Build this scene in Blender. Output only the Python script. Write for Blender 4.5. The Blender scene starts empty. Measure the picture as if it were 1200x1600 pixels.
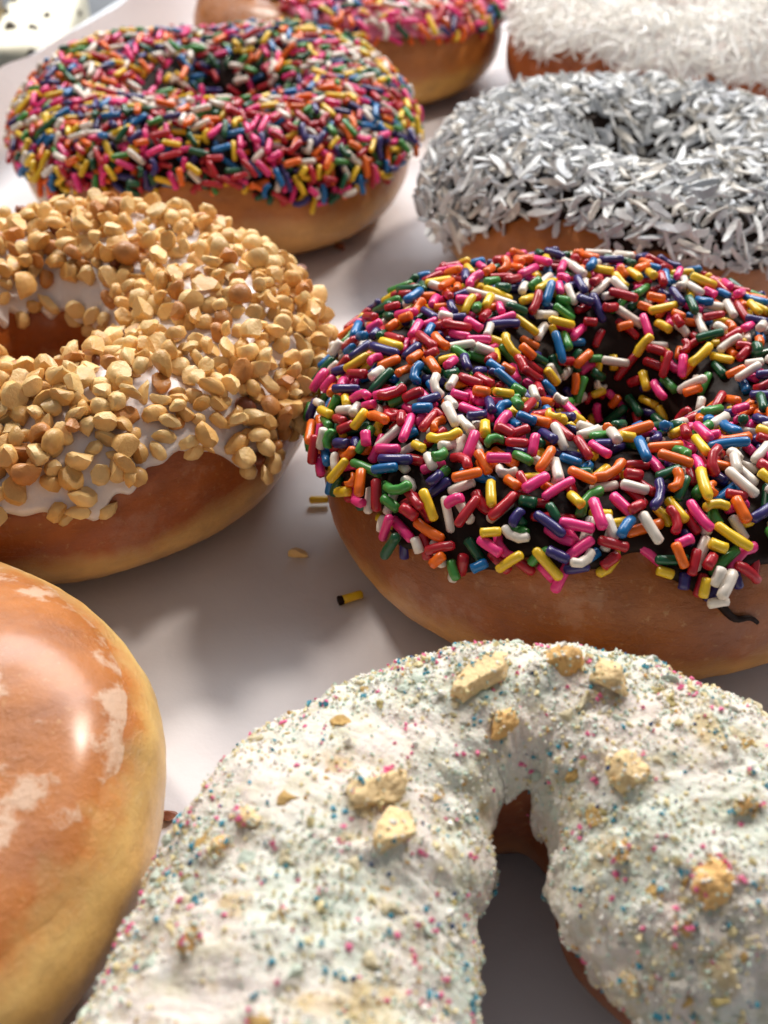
import bpy, bmesh, math, random
import numpy as np
from mathutils import Vector, Matrix, noise

CM = 0.01                      # every length below is in centimetres, turned into metres here
scene = bpy.context.scene
col = scene.collection

# ------------------------------------------------------------------ camera
CAM_H, CAM_PITCH, F_PX = 12.81, math.radians(39.32), 1800.0
cam_data = bpy.data.cameras.new('camera')
cam_data.sensor_fit = 'VERTICAL'
cam_data.sensor_height = 36.0
cam_data.sensor_width = 27.0
cam_data.lens = 36.0 * F_PX / 1600.0
cam_data.clip_start = 0.005
cam_data.clip_end = 20.0
cam_data.dof.use_dof = True
cam_data.dof.focus_distance = 16.2 * CM
cam_data.dof.aperture_fstop = 25.0
cam = bpy.data.objects.new('camera', cam_data)
col.objects.link(cam)
cam.location = (0, 0, CAM_H * CM)
cam.rotation_euler = (math.pi / 2 - CAM_PITCH, 0, 0)
scene.camera = cam

# ------------------------------------------------------------------ light (indoor shop lamps)
world = bpy.data.worlds.new('World')
scene.world = world
world.use_nodes = True
bg = world.node_tree.nodes['Background']
bg.inputs[0].default_value = (0.86, 0.92, 1.0, 1)
bg.inputs[1].default_value = 0.24


def area(name, loc, target, size, watts, colour):
    d = bpy.data.lights.new(name, 'AREA')
    d.shape = 'DISK' if not isinstance(size, tuple) else 'RECTANGLE'
    if isinstance(size, tuple):
        d.size, d.size_y = size[0] * CM, size[1] * CM
    else:
        d.size = size * CM
    d.energy = watts
    d.color = colour
    o = bpy.data.objects.new(name, d)
    col.objects.link(o)
    o.location = Vector(loc) * CM
    o.rotation_euler = (Vector(target) - Vector(loc)).to_track_quat('-Z', 'Y').to_euler()
    return o


area('lamp_back_left', (-34, 58, 62), (0, 22, 0), 10, 3.4, (1.0, 0.90, 0.80))
area('lamp_back_right', (42, 52, 60), (0, 22, 0), 10, 3.6, (1.0, 0.89, 0.78))
area('window_light', (10, 120, 90), (0, 26, 0), (120, 50), 22.0, (0.90, 0.95, 1.0))

scene.render.engine = 'CYCLES'
scene.cycles.use_denoising = True
scene.cycles.max_bounces = 8
scene.view_settings.view_transform = 'Standard'
scene.view_settings.look = 'None'
scene.view_settings.exposure = 0.0
scene.view_settings.gamma = 1.0

RND = random.Random(11)
NPR = np.random.default_rng(11)


# ------------------------------------------------------------------ helpers
def srgb(r, g, b):
    f = lambda c: (c / 255 / 12.92) if c / 255 <= 0.04045 else ((c / 255 + 0.055) / 1.055) ** 2.4
    return (f(r), f(g), f(b), 1)


def tag(o, label=None, cat=None, group=None, kind=None):
    if label: o['label'] = label
    if cat: o['category'] = cat
    if group: o['group'] = group
    if kind: o['kind'] = kind
    return o


def empty(name, loc):
    o = bpy.data.objects.new(name, None)
    o.empty_display_size = 0.02
    col.objects.link(o)
    o.location = Vector(loc) * CM
    return o


def link(name, me, parent=None, matrix=None):
    o = bpy.data.objects.new(name, me)
    col.objects.link(o)
    if parent is not None:
        o.parent = parent
    if matrix is not None:
        o.matrix_basis = matrix
    return o


def mesh_np(name, V, F, mats, mat_idx=None, smooth=True):
    """V (n,3) in cm; F list/array of quads or tris"""
    me = bpy.data.meshes.new(name)
    V = np.asarray(V, dtype=np.float32) * CM
    F = np.asarray(F, dtype=np.int32)
    k = F.shape[1]
    me.vertices.add(len(V)); me.vertices.foreach_set('co', V.ravel())
    me.loops.add(F.size); me.loops.foreach_set('vertex_index', F.ravel())
    me.polygons.add(len(F))
    me.polygons.foreach_set('loop_start', np.arange(0, F.size, k, dtype=np.int32))
    me.polygons.foreach_set('loop_total', np.full(len(F), k, dtype=np.int32))
    for m in mats: me.materials.append(m)
    if mat_idx is not None:
        me.polygons.foreach_set('material_index', np.asarray(mat_idx, dtype=np.int32))
    me.update(calc_edges=True)
    me.polygons.foreach_set('use_smooth', np.full(len(F), smooth, dtype=bool))
    return me


def grid_faces(nu, nv, wrap_u, wrap_v):
    """vertex index = i*nv + j"""
    iu = np.arange(nu if wrap_u else nu - 1)
    jv = np.arange(nv if wrap_v else nv - 1)
    I, J = np.meshgrid(iu, jv, indexing='ij')
    I2, J2 = (I + 1) % nu, (J + 1) % nv
    return np.stack([I * nv + J, I2 * nv + J, I2 * nv + J2, I * nv + J2], -1).reshape(-1, 4)


class Fourier:
    """smooth random function of a periodic angle"""
    def __init__(self, seed, n0, n1, power=0.8):
        r = np.random.default_rng(seed)
        self.k = np.arange(n0, n1 + 1)
        self.a = r.normal(size=len(self.k)) / self.k ** power
        self.p = r.uniform(0, 6.283, len(self.k))
        self.a /= np.sqrt((self.a ** 2).sum() / 2) + 1e-9

    def __call__(self, u):
        u = np.asarray(u)[..., None]
        return (self.a * np.cos(self.k * u + self.p)).sum(-1)


def noise3(P, scale, seed=0.0, octaves=3):
    """fractal noise at points P (n,3) in cm"""
    out = np.empty(len(P))
    o = Vector((seed * 7.13, seed * 3.7, seed * 1.9))
    for i, p in enumerate(P):
        out[i] = noise.fractal(Vector(p) * scale + o, 1.0, 2.0, octaves)
    return out


def spow(x, p):
    return np.sign(x) * np.abs(x) ** p


# ------------------------------------------------------------------ material tools
def new_mat(name):
    m = bpy.data.materials.new(name)
    m.use_nodes = True
    nt = m.node_tree
    b = nt.nodes['Principled BSDF']
    return m, nt, b


def nd(nt, t, **kw):
    n = nt.nodes.new(t)
    for k, v in kw.items():
        setattr(n, k, v)
    return n


def cm_coords(nt):
    tc = nd(nt, 'ShaderNodeTexCoord')
    vm = nd(nt, 'ShaderNodeVectorMath', operation='SCALE')
    vm.inputs['Scale'].default_value = 100.0
    nt.links.new(tc.outputs['Object'], vm.inputs[0])
    return vm.outputs[0]


def tex_noise(nt, vec, scale, detail=3, rough=0.55):
    n = nd(nt, 'ShaderNodeTexNoise')
    n.inputs['Scale'].default_value = scale
    n.inputs['Detail'].default_value = detail
    n.inputs['Roughness'].default_value = rough
    nt.links.new(vec, n.inputs['Vector'])
    return n


def ramp(nt, fac, stops):
    r = nd(nt, 'ShaderNodeValToRGB')
    e = r.color_ramp.elements
    e[0].position, e[0].color = stops[0]
    e[1].position, e[1].color = stops[-1]
    for p, c in stops[1:-1]:
        x = e.new(p); x.color = c
    nt.links.new(fac, r.inputs[0])
    return r


def math_node(nt, op, a, b=None, c=None):
    n = nd(nt, 'ShaderNodeMath', operation=op)
    for i, x in enumerate((a, b, c)):
        if x is None: continue
        if isinstance(x, (int, float)): n.inputs[i].default_value = x
        else: nt.links.new(x, n.inputs[i])
    return n.outputs[0]


def mixc(nt, fac, a, b, blend='MIX'):
    n = nd(nt, 'ShaderNodeMix', data_type='RGBA', blend_type=blend)
    for k, x in ((0, fac), (6, a), (7, b)):
        if isinstance(x, (int, float)): n.inputs[k].default_value = x
        elif isinstance(x, tuple): n.inputs[k].default_value = x
        else: nt.links.new(x, n.inputs[k])
    return n.outputs[2]


def bump(nt, b, height, strength, dist):
    n = nd(nt, 'ShaderNodeBump')
    n.inputs['Strength'].default_value = strength
    n.inputs['Distance'].default_value = dist
    nt.links.new(height, n.inputs['Height'])
    nt.links.new(n.outputs[0], b.inputs['Normal'])
    return n


def sss(b, w, rad_cm, col=(1, 0.45, 0.2)):
    b.inputs['Subsurface Weight'].default_value = w
    b.inputs['Subsurface Radius'].default_value = col
    b.inputs['Subsurface Scale'].default_value = rad_cm * CM


def dough_mat(name, top, band, base, z_band, z_base, h, seed, glaze=0.6, sugar=0.0, thr=0.57):
    """fried dough: brown top, pale belt, brown base; belt edges ragged"""
    m, nt, b = new_mat(name)
    v = cm_coords(nt)
    sep = nd(nt, 'ShaderNodeSeparateXYZ'); nt.links.new(v, sep.inputs[0])
    off = nd(nt, 'ShaderNodeVectorMath', operation='ADD'); nt.links.new(v, off.inputs[0])
    off.inputs[1].default_value = (seed * 3.1, seed * 1.7, seed)
    vv = off.outputs[0]
    n1 = tex_noise(nt, vv, 0.45, 4); n2 = tex_noise(nt, vv, 2.2, 5, 0.6)
    zz = math_node(nt, 'ADD', sep.outputs[2], math_node(nt, 'MULTIPLY', math_node(nt, 'SUBTRACT', n1.outputs[0], 0.5), 0.8))
    zz = math_node(nt, 'ADD', zz, math_node(nt, 'MULTIPLY', math_node(nt, 'SUBTRACT', n2.outputs[0], 0.5), 0.6))
    t = math_node(nt, 'DIVIDE', zz, h)
    r = ramp(nt, t, [(0.0, base), (max(0.02, z_base / h - 0.05), base), (z_base / h + 0.03, band),
                     (z_band / h - 0.03, band), (min(0.97, z_band / h + 0.10), top), (1.0, top)])
    # mottled frying colour
    n3 = tex_noise(nt, vv, 1.1, 6, 0.62)
    mott = ramp(nt, n3.outputs[0], [(0.3, (0.66, 0.58, 0.5, 1)), (0.7, (1.14, 1.10, 0.96, 1))])
    c = mixc(nt, 1.0, r.outputs[0], mott.outputs[0], 'MULTIPLY')
    n4 = tex_noise(nt, vv, 9.0, 3, 0.6)
    fl = ramp(nt, n4.outputs[0], [(0.62, (0, 0, 0, 1)), (0.75, (1, 1, 1, 1))])
    c = mixc(nt, math_node(nt, 'MULTIPLY', fl.outputs[0], 0.22), c, (0.80, 0.52, 0.22, 1))
    rough = math_node(nt, 'MULTIPLY_ADD', n3.outputs[0], 0.3, 0.30)
    if sugar > 0:   # dried sugar glaze: pale flaking patches
        ns = tex_noise(nt, vv, 0.75, 7, 0.68)
        pat = ramp(nt, ns.outputs[0], [(thr, (0, 0, 0, 1)), (thr + 0.06, (1, 1, 1, 1))])
        c = mixc(nt, math_node(nt, 'MULTIPLY', pat.outputs[0], sugar), c, (0.78, 0.56, 0.40, 1))
    nt.links.new(c, b.inputs['Base Color'])
    nt.links.new(rough, b.inputs['Roughness'])
    b.inputs['Coat Weight'].default_value = glaze * 0.6
    b.inputs['Coat Roughness'].default_value = 0.22
    b.inputs['Coat IOR'].default_value = 1.45
    sss(b, 0.06, 0.2)
    n5 = tex_noise(nt, vv, 3.0, 9, 0.7)
    # glaze skin: thin flakes and cracks running round the side
    st = nd(nt, 'ShaderNodeMapping'); st.inputs['Scale'].default_value = (0.8, 0.8, 3.0); nt.links.new(vv, st.inputs[0])
    n6 = tex_noise(nt, st.outputs[0], 1.3, 7, 0.7)
    rd = ramp(nt, n6.outputs[0], [(0.50, (0, 0, 0, 1)), (0.53, (1, 1, 1, 1))])
    hh = math_node(nt, 'ADD', n5.outputs[0], math_node(nt, 'MULTIPLY', rd.outputs[0], 0.25 if glaze < 1 else 0.05))
    bump(nt, b, hh, 0.42, 0.0013)
    return m


def plain_mat(name, c, rough=0.4, coat=0.0, coat_rough=0.15, subs=0.0, sub_cm=0.08, sub_col=(1, 1, 1), vary=0.0, bumpy=0.0, bscale=8, spec=0.5):
    m, nt, b = new_mat(name)
    b.inputs['Roughness'].default_value = rough
    b.inputs['Specular IOR Level'].default_value = spec
    b.inputs['Coat Weight'].default_value = coat
    b.inputs['Coat Roughness'].default_value = coat_rough
    if subs: sss(b, subs, sub_cm, sub_col)
    v = cm_coords(nt)
    if vary:
        oi = nd(nt, 'ShaderNodeObjectInfo')
        ri = nd(nt, 'ShaderNodeNewGeometry')
        rnd = math_node(nt, 'FRACT', math_node(nt, 'ADD', oi.outputs['Random'], ri.outputs['Random Per Island']))
        n = tex_noise(nt, v, bscale * 0.5, 3)
        k = math_node(nt, 'ADD', math_node(nt, 'MULTIPLY', rnd, 0.6), math_node(nt, 'MULTIPLY', n.outputs[0], 0.4))
        lo = tuple(max(0, x * (1 - vary)) for x in c[:3]) + (1,)
        hi = tuple(min(1, x * (1 + vary * 0.6)) for x in c[:3]) + (1,)
        r = ramp(nt, k, [(0.15, lo), (0.85, hi)])
        nt.links.new(r.outputs[0], b.inputs['Base Color'])
    else:
        b.inputs['Base Color'].default_value = c
    if bumpy:
        n = tex_noise(nt, v, bscale, 4, 0.6)
        bump(nt, b, n.outputs[0], bumpy, 0.0008)
    return m


# ------------------------------------------------------------------ setting: counter, sheet tray, paper
def build_setting():
    # counter (display shelf) as one broad sheet with a slight edge
    m, nt, b = new_mat('counter_steel')
    v = cm_coords(nt)
    n = tex_noise(nt, v, 0.35, 5); r = ramp(nt, n.outputs[0], [(0.3, (0.10, 0.105, 0.115, 1)), (0.7, (0.17, 0.175, 0.185, 1))])
    nt.links.new(r.outputs[0], b.inputs['Base Color'])
    b.inputs['Metallic'].default_value = 0.4; b.inputs['Roughness'].default_value = 0.42
    bm = bmesh.new()
    bmesh.ops.create_cube(bm, size=1)
    for q in bm.verts:
        q.co = Vector((q.co.x * 260, q.co.y * 260 + 40, q.co.z * 3 - 2.6)) * CM
    bmesh.ops.bevel(bm, geom=bm.edges[:], offset=0.6 * CM, segments=2, affect='EDGES')
    me = bpy.data.meshes.new('counter'); bm.to_mesh(me); bm.free(); me.materials.append(m)
    tag(link('counter', me), kind='structure')

    ang = math.atan2(0.288, 1.0)
    ca, sa = math.cos(ang), math.sin(ang)
    # tray frame: xi = across, eta = along; left lip passes (-10.4, 31.6) at the top
    ox, oy = -10.15, 31.61
    def to_world(xi, eta):
        return ox + xi * ca + eta * sa, oy - xi * sa + eta * ca
    XW, E0, E1 = 36.0, -38.0, 24.0
    root = empty('sheet_tray', (0, 0, 0))
    tag(root, 'shallow metal sheet tray under the white paper holding all the donuts', 'tray')
    m2, nt, b = new_mat('tray_aluminium')
    b.inputs['Base Color'].default_value = (0.55, 0.55, 0.56, 1); b.inputs['Metallic'].default_value = 0.9
    v = cm_coords(nt); n = tex_noise(nt, v, 1.5, 5); nt.links.new(math_node(nt, 'MULTIPLY_ADD', n.outputs[0], 0.3, 0.3), b.inputs['Roughness'])

    def slab(name, x0, x1, e0, e1, z0, z1, slope=(0, 0, 0, 0)):
        bm = bmesh.new()
        cs = [(x0, e0), (x1, e0), (x1, e1), (x0, e1)]
        lo = [bm.verts.new(Vector((*to_world(*c), z0)) * CM) for c in cs]
        sx = [(x0 - slope[0], e0 - slope[2]), (x1 + slope[1], e0 - slope[2]), (x1 + slope[1], e1 + slope[3]), (x0 - slope[0], e1 + slope[3])]
        hi = [bm.verts.new(Vector((*to_world(*c), z1)) * CM) for c in sx]
        bm.faces.new(lo[::-1]); bm.faces.new(hi)
        for i in range(4):
            bm.faces.new([lo[i], lo[(i + 1) % 4], hi[(i + 1) % 4], hi[i]])
        bmesh.ops.bevel(bm, geom=bm.edges[:], offset=0.03 * CM, segments=1, affect='EDGES')
        me = bpy.data.meshes.new(name); bm.to_mesh(me); bm.free(); me.materials.append(m2)
        return link(name, me, root)
    slab('tray_base', 0, XW, E0, E1, -0.55, -0.35)
    slab('side_wall', -0.42, -0.2, E0 - .4, E1 + .4, -0.5, 1.7, (0.35, -0.35, 0, 0))
    slab('side_wall', XW + 0.2, XW + 0.42, E0 - .4, E1 + .4, -0.5, 1.7, (-0.35, 0.35, 0, 0))
    slab('end_wall', -0.15, XW + .15, E1 + 0.2, E1 + 0.4, -0.5, 1.7, (0, 0, -.3, .3))
    slab('end_wall', -0.15, XW + .15, E0 - 0.4, E0 - 0.2, -0.5, 1.7, (0, 0, .3, -.3))
    slab('rim', -1.15, -0.6, E0 - .9, E1 + .9, 1.50, 1.72)
    slab('rim', XW + 0.6, XW + 1.15, E0 - .9, E1 + .9, 1.50, 1.72)

    # paper: a sheet lying in the tray and turning up at its sides
    nu, nv = 260, 280
    prof = []            # (xi, z) across
    R = 1.1
    L = np.linspace(0, 1, nu)
    Ltot = 2.0 + R * math.pi / 2 * 0.92 + (XW - 1.0)
    pts = []
    for t in L:
        s = t * Ltot
        if s < 1.35:                                   # upright edge
            a = 1.28; d = (1.35 - s)
            x = R - R * math.sin(a) - d * math.cos(a); z = R - R * math.cos(a) + d * math.sin(a)
        elif s < 1.35 + R * 1.28:
            a = 1.28 - (s - 1.35) / R
            x = R - R * math.sin(a); z = R - R * math.cos(a)
        else:
            x = R + (s - 1.35 - R * 1.28); z = 0
        pts.append((x, z))
    E = np.linspace(E0 + .4, E1 - .4, nv)
    V = np.empty((nu, nv, 3))
    f1, f2 = Fourier(3, 1, 14, 0.9), Fourier(8, 2, 26, 0.7)
    for i, (x, z) in enumerate(pts):
        for j, e in enumerate(E):
            nz = noise.fractal(Vector((x * .16, e * .16, 2.0)), 1.0, 2.0, 3) * 0.035
            nz += (1 - abs(noise.noise(Vector((x * .33 + 5, e * .12, 7))))) ** 6 * 0.02
            wx = 0
            if z > 0.02:
                k = min(1, z / 2)
                wx = k * 0.12 * float(f1(e / 60 * 6.28)) - 0.02
                zz = z + k * 0.12 * float(f2(e / 60 * 6.28)) + (noise.noise(Vector((x, e * .6, 1))) * .05)
            else:
                zz = z
            X, Y = to_world(x + wx, e)
            V[i, j] = (X, Y, zz + nz - 0.075)
    m, nt, b = new_mat('baking_paper')
    v = cm_coords(nt)
    n = tex_noise(nt, v, 0.22, 4); n2 = tex_noise(nt, v, 26, 3)
    r = ramp(nt, n.outputs[0], [(0.35, (0.70, 0.665, 0.68, 1)), (0.65, (0.76, 0.735, 0.745, 1))])
    c = r.outputs[0]
    vo = nd(nt, 'ShaderNodeTexVoronoi'); vo.inputs['Scale'].default_value = 0.55; nt.links.new(v, vo.inputs['Vector'])
    dot = ramp(nt, vo.outputs['Distance'], [(0.018, (1, 1, 1, 1)), (0.035, (0, 0, 0, 1))])
    c = mixc(nt, math_node(nt, 'MULTIPLY', dot.outputs[0], 0.55), c, (0.25, 0.17, 0.10, 1))
    ng = tex_noise(nt, v, 0.5, 4, 0.6)
    gr = ramp(nt, ng.outputs[0], [(0.6, (0, 0, 0, 1)), (0.72, (1, 1, 1, 1))])
    c = mixc(nt, math_node(nt, 'MULTIPLY', gr.outputs[0], 0.10), c, (0.5, 0.42, 0.34, 1))
    nt.links.new(c, b.inputs['Base Color'])
    b.inputs['Roughness'].default_value = 0.46
    b.inputs['Specular IOR Level'].default_value = 0.45
    mx = math_node(nt, 'ADD', math_node(nt, 'MULTIPLY', n2.outputs[0], 0.06), tex_noise(nt, v, 1.2, 4).outputs[0])
    bump(nt, b, mx, 0.25, 0.0008)
    me = mesh_np('paper_sheet', V.reshape(-1, 3), grid_faces(nu, nv, False, False)[:, ::-1], [m])
    tag(link('paper_sheet', me), 'white baking paper lining the tray, turned up along its left edge', 'paper')


build_setting()


# ------------------------------------------------------------------ donut surfaces
class Donut:
    """surface P(u, v): u round the ring (radians), v round the cross-section: 0 outer, pi/2 top, pi hole"""
    closed = True

    def __init__(self, c, Ro, h, seed, a=0.385, inner_shift=(0, 0), lump=0.07, squash=1.0, groove=-0.85):
        self.c = np.array([c[0], c[1], 0.0]); self.Ro, self.h, self.seed = Ro, h, seed
        self.a = Ro * a; self.R = Ro - self.a
        self.sh = inner_shift; self.lump = lump; self.groove = groove
        self.f1, self.f2, self.f3 = Fourier(seed, 2, 4), Fourier(seed + 50, 1, 5), Fourier(seed + 90, 1, 7)
        self.f4 = Fourier(seed + 33, 2, 9, 0.6)

    def raw(self, u, v):
        b = self.h / 2 * (1 + 0.035 * self.f2(u))
        a = self.a * (1 + 0.04 * self.f3(u))
        R = self.R * (1 + 0.012 * self.f1(u))
        g = -0.05 * np.exp(-((v - self.groove - 0.08 * self.f4(u)) / 0.10) ** 2)
        lump = self.lump * 0.4 * self.f4(u + 0.7 * np.sin(v)) * np.cos(v - 0.7)
        rr = R + (a + g + lump) * spow(np.cos(v), 0.95)
        z = b + b * spow(np.sin(v), 0.88)
        # the hole is a little off centre
        k = np.clip((np.cos(v) - 0.2) / -1.2, 0, 1)
        x = rr * np.cos(u) + k * self.sh[0]; y = rr * np.sin(u) + k * self.sh[1]
        return np.stack([x, y, z], -1)

    urange = (0.0, 2 * math.pi)

    def P(self, u, v):
        return self.raw(np.asarray(u, float), np.asarray(v, float))

    def N(self, u, v):
        e = 2e-3
        u = np.asarray(u, float); v = np.asarray(v, float)
        du = self.P(u + e, v) - self.P(u - e, v)
        dv = self.P(u, v + e) - self.P(u, v - e)
        n = np.cross(du, dv)
        return n / (np.linalg.norm(n, axis=-1, keepdims=True) + 1e-12)


class Horseshoe(Donut):
    """an open ring: a path with its own half-width at each knot and rounded ends"""
    closed = False

    def __init__(self, c, knots, h, seed):
        self.c = np.array([c[0], c[1], 0.0]); self.h = h; self.seed = seed
        k = np.array(knots, float)
        k[:, :2] -= np.array(c)
        t = np.linspace(0, len(k) - 1, 400)
        i = np.clip(t.astype(int), 0, len(k) - 2); f = (t - i)[:, None]
        p0, p1, p2, p3 = k[np.maximum(i - 1, 0)], k[i], k[i + 1], k[np.minimum(i + 2, len(k) - 1)]
        q = 0.5 * (2 * p1 + (p2 - p0) * f + (2 * p0 - 5 * p1 + 4 * p2 - p3) * f ** 2 + (3 * p1 - p0 - 3 * p2 + p3) * f ** 3)
        for _ in range(12):
            q[1:-1] = 0.25 * q[:-2] + 0.5 * q[1:-1] + 0.25 * q[2:]
        s = np.r_[0, np.cumsum(np.linalg.norm(np.diff(q[:, :2], axis=0), axis=1))]
        self.s, self.q, self.L = s, q, s[-1]
        self.r0, self.r1 = q[0, 2] * 0.98, q[-1, 2] * 0.98
        self.urange = (-self.r0 * 0.9995, self.L + self.r1 * 0.9995)
        self.f4 = Fourier(seed + 33, 2, 9, 0.6); self.f2 = Fourier(seed + 3, 1, 5)

    def P(self, u, v):
        u = np.asarray(u, float); v = np.asarray(v, float)
        u, v = np.broadcast_arrays(u, v)
        uc = np.clip(u, 0, self.L)
        x = np.interp(uc, self.s, self.q[:, 0]); y = np.interp(uc, self.s, self.q[:, 1]); w = np.interp(uc, self.s, self.q[:, 2])
        e = 0.12
        tx = np.interp(uc + e, self.s, self.q[:, 0]) - np.interp(uc - e, self.s, self.q[:, 0])
        ty = np.interp(uc + e, self.s, self.q[:, 1]) - np.interp(uc - e, self.s, self.q[:, 1])
        tl = np.hypot(tx, ty); tx, ty = tx / tl, ty / tl
        over = np.where(u < 0, -u / self.r0, np.where(u > self.L, (u - self.L) / self.r1, 0))
        sc = np.sqrt(np.clip(1 - np.abs(over) ** 2.4, 1e-6, 1))
        x = x + tx * (u - uc); y = y + ty * (u - uc)
        th = u / self.L * 5
        w = w * (1 + 0.03 * self.f4(th + 0.6 * np.sin(v)))
        b = self.h / 2 * (1 + 0.03 * self.f2(th))
        g = -0.04 * np.exp(-((v + 0.8) / 0.1) ** 2)
        off = (w + g) * sc * spow(np.cos(v), 0.9)
        # v = 0 lies on the right-hand side of the tangent: the inside of the bend
        zz = b + b * sc ** 0.8 * spow(np.sin(v), 0.84)
        return np.stack([x + ty * off, y - tx * off, zz], -1)


def build_dough(d, mat, parent, nu=200, nv=72):
    if d.closed:
        u = np.linspace(0, 2 * np.pi, nu, endpoint=False)
    else:
        a, b = d.urange
        t = np.linspace(0, 1, nu)
        u = a + (b - a) * (t + 0.0)
        u = np.sort(np.r_[u, a + d.r0 * np.linspace(0, .2, 14)[1:], b - d.r1 * np.linspace(0, .2, 14)[1:]])
        nu = len(u)
    v = np.linspace(-np.pi, np.pi, nv, endpoint=False)
    U, Vv = np.meshgrid(u, v, indexing='ij')
    P = d.P(U, Vv); N = d.N(U, Vv)
    nz = noise3(P.reshape(-1, 3), 0.9, d.seed, 4).reshape(U.shape)
    nz2 = noise3(P.reshape(-1, 3) * np.array([1, 1, 2.2]), 2.6, d.seed + 9, 2).reshape(U.shape)
    P = P + N * (0.035 * nz + 0.012 * nz2)[..., None]
    P[..., 2] = np.maximum(P[..., 2], 0.0)
    F = grid_faces(nu, nv, d.closed, True)
    if not d.closed:
        pass
    me = mesh_np('dough', P.reshape(-1, 3), F, [mat])
    return link('dough', me, parent)


def icing_edge(base, amp, seed, n0=3, n1=40, power=0.75, bumps=(), knots=None):
    f = Fourier(seed, n0, n1, power)
    if knots:
        ku = np.array([k[0] for k in knots]); kv = np.array([k[1] for k in knots])
        ku = np.r_[ku[0] - 0.5, ku, ku[-1] + 0.5]; kv = np.r_[base, kv, base]
    def e(u):
        u = np.asarray(u, float)
        x = base + amp * f(u)
        if knots:
            x = x - base + np.interp((u - ku[0]) % (2 * np.pi) + ku[0], ku, kv)
        for (uc, w, dv) in bumps:
            dd = (u - uc + np.pi) % (2 * np.pi) - np.pi
            x = x + dv * np.exp(-(dd / w) ** 2)
        return x
    return e


class Icing:
    def __init__(self, d, e_out, e_in, thick, lump=0.02, lump_scale=1.6, bead=0.16, embed=0.03):
        self.d, self.eo, self.ei, self.t, self.lump, self.ls, self.bead, self.embed = d, e_out, e_in, thick, lump, lump_scale, bead, embed

    def ang(self, u):
        return u if self.d.closed else u / self.d.L * 5.0

    def v_of(self, u, s):
        a = self.eo(self.ang(u)); b = np.pi - self.ei(self.ang(u))
        return a + (b - a) * s

    def build(self, mat, parent, nu=520, nv=64, extra=None, name='icing'):
        d = self.d
        if d.closed:
            u = np.linspace(0, 2 * np.pi, nu, endpoint=False)
        else:
            a, b = d.urange
            u = np.linspace(a + 0.01, b - 0.01, nu)
            u = np.sort(np.r_[u, a + d.r0 * np.linspace(0.002, .12, 18), b - d.r1 * np.linspace(0.002, .12, 18)])
            nu = len(u)
        s = np.linspace(0, 1, nv)
        s = 0.5 - 0.5 * np.cos(np.pi * (0.12 + 0.88 * s * 1.0)) if False else s
        s = (np.tanh((s - 0.5) * 4.2) / np.tanh(2.1) + 1) / 2     # denser at the two edges
        U, S = np.meshgrid(u, s, indexing='ij')
        V = self.v_of(U, S)
        P = d.P(U, V); N = d.N(U, V)
        wid = (np.pi - self.ei(self.ang(U)) - self.eo(self.ang(U))) * d.h * 0.55
        dist = np.minimum(S, 1 - S) * wid
        k = np.clip(dist / self.bead, 0, 1)
        prof = np.sqrt(np.clip(1 - (1 - k) ** 2, 0, 1))
        nz = noise3(P.reshape(-1, 3), self.ls, d.seed + 4, 3).reshape(U.shape)
        off = -self.embed + (self.t + self.embed) * prof + self.lump * nz * k
        if extra is not None:
            off = off + extra(P, U, V, k)
        Q = P + N * off[..., None]
        me = mesh_np(name, Q.reshape(-1, 3), grid_faces(nu, nv, d.closed, False), [mat])
        self.U, self.S, self.Q = U, S, Q
        dqu = np.gradient(Q, axis=0); dqv = np.gradient(Q, axis=1)
        n = np.cross(dqu, dqv)
        ar = np.linalg.norm(n, axis=-1)
        self.area = ar
        self.Nn = N
        self.V = V
        return link(name, me, parent)


def sample_icing(ic, n, weight=None, rng=NPR):
    w = ic.area * (weight if weight is not None else 1.0)
    p = (w / w.sum()).ravel()
    idx = rng.choice(len(p), size=n, p=p)
    return idx, ic.Q.reshape(-1, 3)[idx], ic.Nn.reshape(-1, 3)[idx]


def segdist(p1, q1, P2, Q2):
    d1 = q1 - p1; D2 = Q2 - P2; r = p1 - P2
    a = d1 @ d1; e = (D2 * D2).sum(1); f = (D2 * r).sum(1)
    c = r @ d1; b = D2 @ d1
    den = a * e - b * b
    s = np.where(den > 1e-9, np.clip((b * f - c * e) / np.where(den > 1e-9, den, 1), 0, 1), 0)
    t = (b * s + f) / e
    tc = np.clip(t, 0, 1)
    s = np.where(t < 0, np.clip(-c / a, 0, 1), np.where(t > 1, np.clip((b - c) / a, 0, 1), s))
    x = p1 + np.outer(s, d1) - (P2 + D2 * tc[:, None])
    return np.sqrt((x * x).sum(1))


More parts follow.
